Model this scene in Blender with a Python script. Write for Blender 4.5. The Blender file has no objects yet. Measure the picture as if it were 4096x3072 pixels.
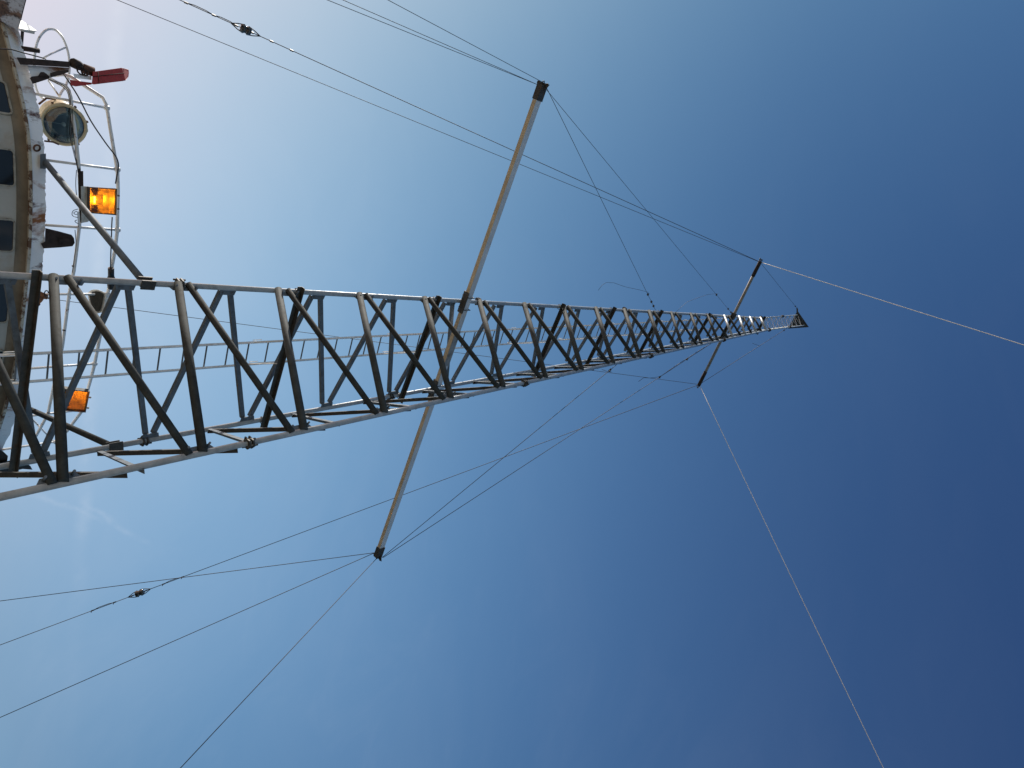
import bpy, math, random
import numpy as np
from mathutils import Vector, Matrix

# ------------------------------------------------------------------ camera
SC = bpy.context.scene
F_PX, VX, VY = 2900.93, 2185.887, -362.974        # focal length and zenith offset in pixels of the 4096 wide photo
CAM_Z = 1.6
_z = np.array([VX / F_PX, VY / F_PX, 1.0]); _z /= np.linalg.norm(_z)
_x = np.cross([0, 1.0, 0], _z); _x /= np.linalg.norm(_x)
_y = np.cross(_z, _x)
RC = np.stack([_y, -_x, _z], 1)                   # camera axes (right, down, forward) as rows in world axes
cam_data = bpy.data.cameras.new('camera')
cam = bpy.data.objects.new('camera', cam_data)
SC.collection.objects.link(cam)
cam.matrix_world = Matrix(((RC[0][0], -RC[1][0], -RC[2][0], 0), (RC[0][1], -RC[1][1], -RC[2][1], 0),
                           (RC[0][2], -RC[1][2], -RC[2][2], CAM_Z), (0, 0, 0, 1)))
cam_data.sensor_width = 36.0
cam_data.lens = 36.0 * F_PX / 4096
cam_data.clip_start = 0.05
cam_data.clip_end = 20000
SC.camera = cam
SC.render.resolution_x, SC.render.resolution_y = 1024, 768

# ------------------------------------------------------------------ sky and sun
SUN_AZ, SUN_EL = math.radians(-60), math.radians(34)     # azimuth from +Y towards +X
world = bpy.data.worlds.new('World'); SC.world = world
world.use_nodes = True
wn, wl = world.node_tree.nodes, world.node_tree.links
wn.clear()
w_out = wn.new('ShaderNodeOutputWorld'); w_bg = wn.new('ShaderNodeBackground')
w_sky = wn.new('ShaderNodeTexSky'); w_sky.sky_type = 'NISHITA'; w_sky.sun_disc = False
w_sky.sun_elevation = SUN_EL; w_sky.sun_rotation = SUN_AZ
w_sky.altitude = 0; w_sky.air_density = 1.2; w_sky.dust_density = 0.2; w_sky.ozone_density = 2.5
w_bg.inputs['Strength'].default_value = 0.10
wl.new(w_bg.outputs[0], w_out.inputs[0])


def ray(px, py):
    d = RC.T @ np.array([(px - 2048) / F_PX, (py - 1536) / F_PX, 1.0])
    return d / np.linalg.norm(d)


def wmath(op, a, b=None, c=None):
    n = wn.new('ShaderNodeMath'); n.operation = op
    for i, v in enumerate((a, b, c)):
        if v is None: continue
        if isinstance(v, (int, float)): n.inputs[i].default_value = v
        else: wl.new(v, n.inputs[i])
    return n.outputs[0]


# thin cirrus and one old contrail high in the sky, laid out by sky direction
w_tc = wn.new('ShaderNodeTexCoord')
c_n = np.cross(ray(455, 200), ray(330, 2115)); c_n /= np.linalg.norm(c_n)
w_dot = wn.new('ShaderNodeVectorMath'); w_dot.operation = 'DOT_PRODUCT'
wl.new(w_tc.outputs['Generated'], w_dot.inputs[0]); w_dot.inputs[1].default_value = tuple(c_n)


def wnoise(scale, detail, rough=.55, distort=0.0, stretch=None):
    n = wn.new('ShaderNodeTexNoise'); n.inputs['Scale'].default_value = scale
    n.inputs['Detail'].default_value = detail; n.inputs['Roughness'].default_value = rough
    n.inputs['Distortion'].default_value = distort
    if stretch:
        m = wn.new('ShaderNodeMapping'); wl.new(w_tc.outputs['Generated'], m.inputs[0])
        m.inputs['Scale'].default_value = stretch; m.inputs['Rotation'].default_value = (0, .3, .5)
        wl.new(m.outputs[0], n.inputs[0])
    else:
        wl.new(w_tc.outputs['Generated'], n.inputs[0])
    return n.outputs['Fac']


def wrange(v, a, b, c, d):
    n = wn.new('ShaderNodeMapRange'); n.interpolation_type = 'SMOOTHSTEP'
    wl.new(v, n.inputs[0])
    for i, q in enumerate((a, b, c, d)): n.inputs[i + 1].default_value = q
    return n.outputs[0]


w_wob = wmath('MULTIPLY_ADD', wnoise(14, 4), 0.010, -0.005)
w_d = wmath('ABSOLUTE', wmath('ADD', w_dot.outputs['Value'], w_wob))
w_c0 = wn.new('ShaderNodeVectorMath'); w_c0.operation = 'DOT_PRODUCT'
wl.new(w_tc.outputs['Generated'], w_c0.inputs[0]); w_c0.inputs[1].default_value = tuple(ray(400, 750))
w_trail = wmath('MULTIPLY', wrange(w_c0.outputs['Value'], .855, .96, .12, 1), wrange(wnoise(9, 5, .6), .30, .62, .35, 1.0))
w_trail = wmath('MULTIPLY', w_trail, wmath('MULTIPLY', wrange(w_d, 0.0, 0.013, 1, 0), wrange(wnoise(26, 6, .6), .38, .68, .25, 1.0)))
w_cirrus = wrange(wnoise(1.7, 6, .58, 1.0, (1, 2.0, 1)), .40, .72, 0, 1)
w_fine = wrange(wnoise(7, 7, .62, .9, (1, 2.6, 1)), .46, .80, 0, 1)


def wisp(pa, pb, half, seed_scale):
    """a short streak of ice cloud between two directions of the sky"""
    da, db = ray(*pa), ray(*pb); n_ = np.cross(da, db); n_ /= np.linalg.norm(n_); c_ = da + db; c_ /= np.linalg.norm(c_)
    q = []
    for v_ in (n_, c_):
        d_ = wn.new('ShaderNodeVectorMath'); d_.operation = 'DOT_PRODUCT'
        wl.new(w_tc.outputs['Generated'], d_.inputs[0]); d_.inputs[1].default_value = tuple(v_); q.append(d_.outputs['Value'])
    wob = wmath('MULTIPLY_ADD', wnoise(seed_scale, 4), .02, -.01)
    across = wrange(wmath('ABSOLUTE', wmath('ADD', q[0], wob)), 0, half, 1, 0)
    along = wrange(q[1], (da @ c_) - .0012, 1.0, 0, 1)
    return wmath('MULTIPLY', wmath('MULTIPLY', across, along), wrange(wnoise(40, 6, .65), .35, .65, .2, 1))


w_wisp = wmath('ADD', wisp((170, 1985), (340, 2055), .006, 22), wisp((405, 2065), (520, 2130), .006, 18))
w_low = wn.new('ShaderNodeSeparateXYZ'); wl.new(w_tc.outputs['Generated'], w_low.inputs[0])
w_low = wrange(w_low.outputs['Z'], .45, .92, 1.0, .10)       # the cirrus thins out overhead
w_fac = wmath('ADD', wmath('MULTIPLY', w_trail, .14), wmath('MULTIPLY', w_cirrus, .04))
w_fac = wmath('MULTIPLY', w_low, wmath('ADD', w_fac, wmath('MULTIPLY', w_fine, .022)))
w_fac = wmath('ADD', w_fac, wmath('MULTIPLY', w_wisp, .085))
# the clearness of this day's air: brighter low in the sky and round the sun, deeper blue towards the zenith
SUN_DIR = np.array([math.sin(SUN_AZ) * math.cos(SUN_EL), math.cos(SUN_AZ) * math.cos(SUN_EL), math.sin(SUN_EL)])
w_sep = wn.new('ShaderNodeSeparateXYZ'); wl.new(w_tc.outputs['Generated'], w_sep.inputs[0])
w_sd = wn.new('ShaderNodeVectorMath'); w_sd.operation = 'DOT_PRODUCT'
wl.new(w_tc.outputs['Generated'], w_sd.inputs[0]); w_sd.inputs[1].default_value = tuple(SUN_DIR)
w_mu = wmath('MAXIMUM', w_sep.outputs['Z'], 0.26); w_cg = wmath('MAXIMUM', w_sd.outputs['Value'], 0.0)
w_mu2 = wmath('MULTIPLY', w_mu, w_mu); w_cg2 = wmath('MULTIPLY', w_cg, w_cg)
AIR = [[-1.635, -1.277, -0.899], [3.752, 4.14, 3.26], [-3.804, -4.194, -3.071], [3.832, 2.232, 1.488], [-1.50, -1.70, -1.615], [-1.411, 0.405, 0.525]]
w_front = wrange(w_sep.outputs['Y'], -.55, -.08, .25, 1)      # eases off behind the camera, leaving unseen sky brighter as added fill light
w_mc = wmath('MULTIPLY', w_mu, w_cg)
w_comb = wn.new('ShaderNodeCombineXYZ')
for i in range(3):
    e_ = wmath('MULTIPLY_ADD', w_mu, AIR[1][i], AIR[0][i])
    for q_, k_ in ((w_mu2, 2), (w_cg, 3), (w_cg2, 4), (w_mc, 5)): e_ = wmath('MULTIPLY_ADD', q_, AIR[k_][i], e_)
    wl.new(wmath('POWER', math.e, wmath('MULTIPLY', e_, w_front)), w_comb.inputs[i])
w_mul = wn.new('ShaderNodeVectorMath'); w_mul.operation = 'MULTIPLY'
wl.new(w_sky.outputs[0], w_mul.inputs[0]); wl.new(w_comb.outputs[0], w_mul.inputs[1])
w_mix = wn.new('ShaderNodeMix'); w_mix.data_type = 'RGBA'
wl.new(w_fac, w_mix.inputs['Factor']); wl.new(w_mul.outputs[0], w_mix.inputs['A'])
w_mix.inputs['B'].default_value = (9.0, 9.3, 9.9, 1)
wl.new(w_mix.outputs['Result'], w_bg.inputs['Color'])

sun_data = bpy.data.lights.new('sun', 'SUN'); sun_data.energy = 5.0; sun_data.angle = math.radians(.53)
sun_data.color = (1, .94, .85)
sun = bpy.data.objects.new('sun', sun_data); SC.collection.objects.link(sun)
SUN_DIR = np.array([math.sin(SUN_AZ) * math.cos(SUN_EL), math.cos(SUN_AZ) * math.cos(SUN_EL), math.sin(SUN_EL)])
sun.rotation_euler = Vector(SUN_DIR).to_track_quat('Z', 'Y').to_euler()
sun.location = (0, 0, 40)
SC.view_settings.view_transform = 'Standard'
SC.view_settings.look = 'None'
SC.view_settings.exposure = 0.0
SC.view_settings.gamma = 1.0
SC.view_settings.use_curve_mapping = False


# ------------------------------------------------------------------ materials
def mat(name, base, rough=.6, metal=0.0, var=.25, scale=6.0, second=None, amount=.5, soft=.08, second_scale=3.0,
        bump=.0, spec=.5, streak=False, third=None, third_amount=.35, second_rough=None):
    m = bpy.data.materials.new(name); m.use_nodes = True
    n, l = m.node_tree.nodes, m.node_tree.links
    b = n['Principled BSDF']
    tc = n.new('ShaderNodeTexCoord')
    nz = n.new('ShaderNodeTexNoise'); nz.inputs['Scale'].default_value = scale; nz.inputs['Detail'].default_value = 8
    nz.inputs['Roughness'].default_value = .65
    l.new(tc.outputs['Object'], nz.inputs[0])
    hi = [min(1, c * (1 + var)) for c in base]; lo = [c * (1 - var) for c in base]
    mx = n.new('ShaderNodeMix'); mx.data_type = 'RGBA'
    mr = n.new('ShaderNodeMapRange'); mr.inputs[1].default_value = .32; mr.inputs[2].default_value = .68
    l.new(nz.outputs['Fac'], mr.inputs[0]); l.new(mr.outputs[0], mx.inputs['Factor'])
    mx.inputs['A'].default_value = (*lo, 1); mx.inputs['B'].default_value = (*hi, 1)
    col = mx.outputs['Result']
    rsock = None

    def patch(col, color, amt, sc, seed, sft):
        z = n.new('ShaderNodeTexNoise'); z.noise_dimensions = '4D'; z.inputs['W'].default_value = seed
        z.inputs['Scale'].default_value = sc; z.inputs['Detail'].default_value = 9
        z.inputs['Roughness'].default_value = .68; z.inputs['Distortion'].default_value = .35
        if streak:
            mp = n.new('ShaderNodeMapping'); mp.inputs['Scale'].default_value = (1, 1, .45)
            l.new(tc.outputs['Object'], mp.inputs[0]); l.new(mp.outputs[0], z.inputs[0])
        else:
            l.new(tc.outputs['Object'], z.inputs[0])
        r = n.new('ShaderNodeMapRange'); th = .5 + (.5 - amt) * .35
        r.inputs[1].default_value = th; r.inputs[2].default_value = th + sft
        l.new(z.outputs['Fac'], r.inputs[0])
        x = n.new('ShaderNodeMix'); x.data_type = 'RGBA'
        l.new(r.outputs[0], x.inputs['Factor']); l.new(col, x.inputs['A']); x.inputs['B'].default_value = (*color, 1)
        return x.outputs['Result'], r.outputs[0]
    if second:
        col, fac = patch(col, second, amount, second_scale, 1.3, soft)
        rr = n.new('ShaderNodeMapRange'); rr.inputs[3].default_value = rough
        rr.inputs[4].default_value = second_rough or .85
        l.new(fac, rr.inputs[0]); l.new(rr.outputs[0], b.inputs['Roughness'])
    else:
        b.inputs['Roughness'].default_value = rough
    if third:
        col, _ = patch(col, third, third_amount, second_scale * 1.7, 7.9, soft)
    l.new(col, b.inputs['Base Color'])
    b.inputs['Metallic'].default_value = metal
    b.inputs['Specular IOR Level'].default_value = spec
    if bump:
        bp = n.new('ShaderNodeBump'); bp.inputs['Strength'].default_value = bump; bp.inputs['Distance'].default_value = .01
        l.new(nz.outputs['Fac'], bp.inputs['Height']); l.new(bp.outputs[0], b.inputs['Normal'])
    return m


RUST = (.16, .055, .02); DKRUST = (.05, .022, .014)
M = dict(
    galv=mat('galvanised_steel', (.33, .375, .42), .40, .08, .2, 9, (.24, .27, .30), .45, .25, 14),
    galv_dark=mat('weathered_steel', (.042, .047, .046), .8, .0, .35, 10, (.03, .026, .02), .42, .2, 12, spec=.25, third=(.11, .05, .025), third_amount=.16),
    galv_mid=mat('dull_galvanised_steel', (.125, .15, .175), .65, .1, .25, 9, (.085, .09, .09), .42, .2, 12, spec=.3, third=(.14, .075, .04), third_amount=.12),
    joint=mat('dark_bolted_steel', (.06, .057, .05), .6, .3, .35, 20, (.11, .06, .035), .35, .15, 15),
    upper=mat('pale_and_sunlit_steel', (.46, .49, .50), .45, .25, .2, 8),
    alu=mat('oxidised_aluminium', (.62, .64, .66), .5, .1, .10, 3, (.48, .50, .53), .42, .3, 1.6),
    tan_strip=mat('tan_underside', (.56, .45, .30), .75, 0, .16, 4, (.34, .25, .15), .4, .3, 3),
    ladder=mat('ladder_aluminium', (.82, .80, .76), .5, .1, .15, 6, (.42, .38, .33), .35, .2, 5),
    white=mat('rusting_white_paint', (.80, .82, .84), .45, 0, .10, 2.5, (.27, .11, .045), .38, .09, 2.6, .25, streak=True,
              third=(.10, .035, .02), third_amount=.30),
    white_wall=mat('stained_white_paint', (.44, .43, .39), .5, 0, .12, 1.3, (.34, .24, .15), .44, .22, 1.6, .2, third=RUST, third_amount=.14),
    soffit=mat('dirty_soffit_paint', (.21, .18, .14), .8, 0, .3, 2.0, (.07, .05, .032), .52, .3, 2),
    lip=mat('rust_eaten_paint', (.50, .45, .36), .6, 0, .2, 8, (.13, .07, .04), .55, .06, 9, .4),
    rail=mat('chipped_white_rail_paint', (.76, .76, .75), .4, 0, .1, 6, (.20, .10, .05), .25, .05, 9),
    rust=mat('flaking_rust', (.13, .06, .035), .9, 0, .5, 10, (.045, .022, .015), .5, .15, 8, .8),
    rust_orange=mat('orange_rust', (.30, .12, .05), .9, 0, .5, 14, (.10, .045, .025), .5, .12, 14, .9),
    rust_dark=mat('black_brown_rust', (.035, .022, .018), .85, 0, .5, 12, (.010, .008, .008), .5, .2, 8, .7),
    panel=mat('brown_rusted_board', (.15, .085, .055), .85, 0, .4, 5, (.50, .48, .47), .50, .08, 4, .6, third=(.03, .02, .018),
              third_amount=.4),
    black=mat('black_rubber', (.012, .012, .014), .5, 0, .3, 20),
    wire=mat('dull_steel_wire', (.022, .022, .028), .65, .0, .3, 30),
    rope=mat('pale_rope', (.88, .85, .78), .85, 0, .15, 40),
    porcelain=mat('brown_glazed_porcelain', (.022, .018, .015), .12, 0, .3, 10, spec=.7),
    red=mat('weathered_red_paint', (.36, .016, .014), .55, 0, .2, 7, (.09, .012, .012), .38, .2, 6, .2),
    cream=mat('cream_lamp_paint', (.58, .48, .30), .45, 0, .12, 6, (.35, .25, .14), .28, .15, 9),
    lampgrey=mat('grey_lamp_casting', (.52, .52, .48), .5, .2, .2, 14, (.24, .23, .20), .4, .2, 16),
    window=mat('dark_window_glass', (.012, .015, .018), .12, 0, .2, 2, spec=.4),
    rubber_frame=mat('window_surround', (.34, .32, .27), .7, 0, .3, 14, (.10, .06, .04), .35, .1, 10),
    deck=mat('sandy_deck_paint', (.44, .35, .25), .8, 0, .15, 1.2, (.30, .20, .12), .35, .15, 1.5, .2),
    sea=mat('sea_water', (.02, .045, .06), .12, 0, .3, .05, bump=.4),
    hull=mat('red_hull_paint', (.25, .05, .04), .5, 0, .2, 1, RUST, .35, .1, .8),
    bright=mat('glossy_white_enamel', (.85, .85, .83), .22, 0, .04, 6, spec=.8),
    mirror=mat('lamp_reflector', (.40, .46, .50), .10, 1.0, .08, 5),
    greyglass=mat('grey_prismatic_glass', (.032, .032, .026), .5, 0, .25, 60, bump=.5, spec=.2),
)


def glow(name, col, strength):
    m = bpy.data.materials.new(name); m.use_nodes = True
    b = m.node_tree.nodes['Principled BSDF']; b.inputs['Base Color'].default_value = (*col, 1)
    b.inputs['Emission Color'].default_value = (*col, 1); b.inputs['Emission Strength'].default_value = strength
    return m


def thin_glass(name, tint, gloss=.12, rough=.05, ribs=0):
    m = bpy.data.materials.new(name); m.use_nodes = True
    n, l = m.node_tree.nodes, m.node_tree.links; n.clear()
    o = n.new('ShaderNodeOutputMaterial'); t = n.new('ShaderNodeBsdfTransparent'); g = n.new('ShaderNodeBsdfGlossy')
    x = n.new('ShaderNodeMixShader'); x.inputs[0].default_value = gloss
    t.inputs[0].default_value = (*tint, 1); g.inputs['Roughness'].default_value = rough
    if ribs:
        tc = n.new('ShaderNodeTexCoord'); z = n.new('ShaderNodeTexNoise'); z.inputs['Scale'].default_value = ribs
        z.inputs['Detail'].default_value = 6
        l.new(tc.outputs['Object'], z.inputs[0])
        r = n.new('ShaderNodeMapRange'); r.inputs[1].default_value = .3; r.inputs[2].default_value = .7
        l.new(z.outputs['Fac'], r.inputs[0])
        c = n.new('ShaderNodeMix'); c.data_type = 'RGBA'; l.new(r.outputs[0], c.inputs['Factor'])
        c.inputs['A'].default_value = (*[q * .55 for q in tint], 1); c.inputs['B'].default_value = (*tint, 1)
        l.new(c.outputs['Result'], t.inputs[0])
    l.new(t.outputs[0], x.inputs[1]); l.new(g.outputs[0], x.inputs[2]); l.new(x.outputs[0], o.inputs[0])
    return m


M['amber'] = thin_glass('amber_glass', (1.0, .44, .024), .04, .15, 45)
M['clear'] = thin_glass('clear_glass', (.50, .60, .64), .14, .02)
M['bulb'] = glow('burning_lamp_tube', (1, .66, .22), 95)
M['bulb_sunglow'] = glow('sunglow_tube', (1, .58, .20), 120)  # added glow standing in for sunlight through the unlit amber floodlight
M['lamp_inside'] = mat('flood_reflector', (.80, .76, .66), .35, .3, .15, 12)


# ------------------------------------------------------------------ mesh helpers
V = lambda *a: np.array(a, float)


def nrm(v):
    v = np.asarray(v, float); return v / (np.linalg.norm(v) + 1e-12)


class MB:
    def __init__(s): s.v = []; s.f = []; s.sm = []

    def add(s, vs, fs, smooth=False):
        o = len(s.v); s.v += [np.asarray(p, float) for p in vs]
        for f in fs: s.f.append([i + o for i in f]); s.sm.append(smooth)
        return s

    def tube(s, pts, r, n=10, cap=True, r2=None):
        pts = [np.asarray(p, float) for p in pts]; N = len(pts)
        up = V(.123, .456, .881); prev = None; vs = []
        for i, p in enumerate(pts):
            t = nrm(pts[min(i + 1, N - 1)] - pts[max(i - 1, 0)])
            if prev is None: a = nrm(np.cross(t, up))
            else: a = nrm(prev - t * np.dot(prev, t))
            prev = a; b = np.cross(t, a)
            rr = r if r2 is None else r + (r2 - r) * i / (N - 1)
            for k in range(n):
                q = 2 * math.pi * k / n
                vs.append(p + rr * (math.cos(q) * a + math.sin(q) * b))
        fs = [[i * n + k, i * n + (k + 1) % n, (i + 1) * n + (k + 1) % n, (i + 1) * n + k] for i in range(N - 1) for k in range(n)]
        s.add(vs, fs, True)
        if cap:
            o = len(s.v) - len(vs)
            s.f.append([o + k for k in range(n)][::-1]); s.sm.append(False)
            s.f.append([o + (N - 1) * n + k for k in range(n)]); s.sm.append(False)
        return s

    def bar(s, p0, p1, side, w, t, shift=(0, 0, 0)):
        """box from p0 to p1; w across along 'side', t across the other way"""
        p0 = np.asarray(p0, float) + shift; p1 = np.asarray(p1, float) + shift
        d = nrm(p1 - p0); a = nrm(np.asarray(side, float) - d * np.dot(side, d)); b = np.cross(d, a)
        vs = [p + sa * a * w / 2 + sb * b * t / 2 for p in (p0, p1) for sa, sb in ((-1, -1), (1, -1), (1, 1), (-1, 1))]
        s.add(vs, [[3, 2, 1, 0], [4, 5, 6, 7], [0, 1, 5, 4], [1, 2, 6, 5], [2, 3, 7, 6], [3, 0, 4, 7]]); return s

    def angle(s, p0, p1, n, w, t=.006, flip=1):
        """angle iron: one flange in the plane with normal n, one standing on its edge along n"""
        d = nrm(np.asarray(p1) - np.asarray(p0)); n = nrm(n - d * np.dot(n, d)); a = np.cross(n, d)
        s.bar(p0, p1, a, w, t)
        s.bar(p0, p1, n, w * .8, t, a * flip * (w / 2 - t / 2 - .0007) + n * (w * .4 + t * .5))
        return s

    def prism(s, poly, thick):
        """polygon of 3D points pushed along the vector thick"""
        n = len(poly); thick = np.asarray(thick, float)
        vs = [np.asarray(p, float) for p in poly] + [np.asarray(p, float) + thick for p in poly]
        s.add(vs, [list(range(n))[::-1], [n + i for i in range(n)]] + [[i, (i + 1) % n, n + (i + 1) % n, n + i] for i in range(n)])
        return s

    def lathe(s, c, axis, prof, n=28, caps=True):
        """prof: list of (distance along axis, radius)"""
        c = np.asarray(c, float); ax = nrm(axis); a = nrm(np.cross(ax, V(.1, .3, .9))); b = np.cross(ax, a)
        vs = [c + ax * h + r * (math.cos(2 * math.pi * k / n) * a + math.sin(2 * math.pi * k / n) * b) for h, r in prof for k in range(n)]
        fs = [[i * n + k, i * n + (k + 1) % n, (i + 1) * n + (k + 1) % n, (i + 1) * n + k] for i in range(len(prof) - 1) for k in range(n)]
        o = len(s.v); s.add(vs, fs, True)
        if caps:
            s.f.append([o + k for k in range(n)][::-1]); s.sm.append(False)
            s.f.append([o + (len(prof) - 1) * n + k for k in range(n)]); s.sm.append(False)
        return s

    def ring(s, c, axis, R, r, n=24, m=8, a0=0, a1=360):
        ax = nrm(axis); a = nrm(np.cross(ax, V(.1, .3, .9))); b = np.cross(ax, a)
        full = a1 - a0 >= 360
        pts = [np.asarray(c) + R * (math.cos(math.radians(q)) * a + math.sin(math.radians(q)) * b)
               for q in np.linspace(a0, a1, n + 1)]
        s.tube(pts, r, m, cap=not full); return s

    def build(s, name, m, parent=None, origin=None, bevel=0):
        o0 = ORG.get(parent.name, np.zeros(3)) if parent is not None else (np.asarray(origin, float) if origin is not None else np.zeros(3))
        me = bpy.data.meshes.new(name)
        me.from_pydata([tuple(p - o0) for p in s.v], [], s.f)
        me.polygons.foreach_set('use_smooth', s.sm)
        me.update()
        import bmesh
        bm = bmesh.new(); bm.from_mesh(me); bmesh.ops.recalc_face_normals(bm, faces=bm.faces); bm.to_mesh(me); bm.free()
        me.materials.append(M[m] if isinstance(m, str) else m)
        ob = bpy.data.objects.new(name, me); SC.collection.objects.link(ob)
        if parent is not None: ob.parent = parent
        else: ob.location = o0
        ORG[ob.name] = o0
        if bevel:
            md = ob.modifiers.new('bevel', 'BEVEL'); md.width = bevel; md.segments = 2; md.limit_method = 'ANGLE'
        return ob


ORG = {}
M['splice'] = mat('weathered_splice_plate', (.30, .31, .31), .6, .1, .2, 8, (.16, .13, .10), .42, .2, 9)
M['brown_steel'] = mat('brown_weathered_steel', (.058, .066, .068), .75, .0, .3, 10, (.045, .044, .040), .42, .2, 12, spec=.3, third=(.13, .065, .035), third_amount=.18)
M['roofing'] = mat('pale_roof_paint', (.70, .70, .68), .7, 0, .15, 1.5, RUST, .22, .1, 1.2)


def tag(o, label, cat, group=None):
    o['label'] = label; o['category'] = cat
    if group: o['group'] = group
    return o


def thing(name, label, cat, loc, group=None):
    o = bpy.data.objects.new(name, None); SC.collection.objects.link(o)
    o.location = tuple(loc); o.empty_display_size = .2; ORG[o.name] = np.asarray(loc, float)
    return tag(o, label, cat, group)


def proj(P):
    C = RC @ (np.asarray(P, float) - V(0, 0, CAM_Z)); return V(C[0] / C[2] * F_PX + 2048, C[1] / C[2] * F_PX + 1536)


CO = V(0, 0, CAM_Z)


def at_z(px, py, z): d = ray(px, py); return CO + d * ((z - CAM_Z) / d[2])


def at_range(px, py, r): d = ray(px, py); return CO + d * (r / math.hypot(d[0], d[1]))


def near_line(A, B, px, py):
    """point of the line AB that lies closest to the sight line through a pixel"""
    d1 = B - A; d2 = ray(px, py); w = A - CO
    a, b, c = d1 @ d1, d1 @ d2, d2 @ d2; d, e = d1 @ w, d2 @ w
    t = (b * e - c * d) / (a * c - b * b); return A + d1 * t


# ------------------------------------------------------------------ sea, deck
mb = MB(); mb.add([(-9000, -9000, -3.2), (9000, -9000, -3.2), (9000, 9000, -3.2), (-9000, 9000, -3.2)], [[0, 1, 2, 3]])
o = mb.build('sea', 'sea'); o['kind'] = 'structure'
deck_poly = [V(-7, -26, 0), V(5.2, -26, 0), V(5.6, -10, 0), V(5.6, 22, 0), V(3.8, 30, 0), V(-.7, 36, 0), V(-5.2, 30, 0), V(-7.4, 22, 0), V(-7.4, -10, 0)]
o = MB().prism(deck_poly, (0, 0, -.25)).build('deck', 'deck'); o['kind'] = 'structure'
hull = MB()
n = len(deck_poly)
hull.prism([p * V(.985, .985, 1) + V(-.01, 0, -.254) for p in deck_poly], (0, 0, -3.4))
tag(hull.build('ship_hull', 'hull'), 'red painted ship hull carrying the deck below the mast', 'hull')

# ------------------------------------------------------------------ lattice mast geometry
U = 1.2
X0, Y0, Z0, R0, HA, TH = -6.091, .386, 2.451, .958, 20.876, -1.599
MAST_C = V(Y0 * U, -X0 * U, 0)


def leg(i, h):
    r = R0 * (1 - h / HA); an = TH + i * 2 * math.pi / 3
    return V((Y0 + r * math.sin(an)) * U, -(X0 + r * math.cos(an)) * U, (Z0 + h) * U + CAM_Z)


def leg_px(i, px, off=0):
    lo, hi = -3.4, 20.5
    for _ in range(50):
        m = (lo + hi) / 2
        if proj(leg(i, m) + off)[0] < px: lo = m
        else: hi = m
    return leg(i, lo)


H_BASE, H_KINK = -3.78, 16.33
KINK = [leg(i, H_KINK) for i in range(3)]
face_n = lambda i, j: nrm(V(*((leg(i, 0) + leg(j, 0)) / 2 - (leg(0, 0) + leg(1, 0) + leg(2, 0)) / 3)[:2], 0))
N01, N12, N20 = face_n(0, 1), face_n(1, 2), face_n(2, 0)
mast = thing('lattice_mast', 'tall tapering three legged galvanised lattice mast in the middle', 'mast',
             MAST_C)
for i in range(3):
    MB().tube([leg(i, H_BASE), leg(i, 5), KINK[i]], .031, 14).build('leg', 'galv', mast)

L0F = [-180, 260, 730, 1145, 1450, 1706, 1926, 2105, 2260, 2391, 2505, 2604, 2693, 2771, 2838, 2905, 2965, 3008, 3050]
L1F = [-380, 240, 795, 1200, 1529, 1795, 2003, 2174, 2318, 2444, 2550, 2645, 2723, 2797, 2862, 2922, 2972, 3015, 3055]
L0B = [20, 505, 915, 1278, 1572, 1808, 2006, 2171, 2314, 2438, 2545, 2637, 2723, 2797, 2864, 2925, 2978, 3020]
L2B = [158, 600, 987, 1305, 1572, 1800, 1980, 2145, 2279, 2405, 2512, 2610, 2694, 2768, 2838, 2900, 2955, 3000]
L2S = [-60, 395, 835, 1170, 1455, 1690, 1892, 2065, 2217, 2352, 2466, 2566, 2658, 2740, 2810, 2875, 2935, 2985]
L1S = [-120, 560, 1000, 1350, 1658, 1890, 2080, 2250, 2388, 2500, 2600, 2690, 2765, 2832, 2895, 2950, 2998, 3038]


def clampk(p, i):
    return p if p[2] < KINK[i][2] - .05 else KINK[i] - V(0, 0, .05)


def sink(p, q, off, d): v = nrm(q - p); return p + v * d + off


for k in range(len(L0F)):
    off = N01 * .03
    # steep brace of each bay, then the long diagonal that leaves the same joint
    s1, s2 = {1: (-46, 12), 2: (-18, 16), 3: (-33, 16), 4: (-13, 9)}.get(k, (-9, 9))
    a, b = clampk(leg_px(0, L0F[k] + s1, off), 0), clampk(leg_px(1, L1F[k] + s2, off), 1)
    MB().tube([a + off, b + off], .043 if k < 12 else .034, 12).build('cross_brace', 'galv_dark' if k < 3 else ('brown_steel' if k < 15 else 'upper'), mast)  # top bays turn pale: the sunlight on them is put into the colour
    if k + 1 < len(L0F):
        s1, s2 = {0: (0, -30), 1: (8, -38), 2: (22, -32), 3: (5, -22), 4: (12, -20)}.get(k, (8, -10))
        a, b = clampk(leg_px(0, L0F[k] + s1, off), 0), clampk(leg_px(1, L1F[k + 1] + s2, off), 1)
        MB().tube([a + off, b + off], .036 if k < 12 else .027, 12).build('diagonal_brace', 'galv_dark', mast)
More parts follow.
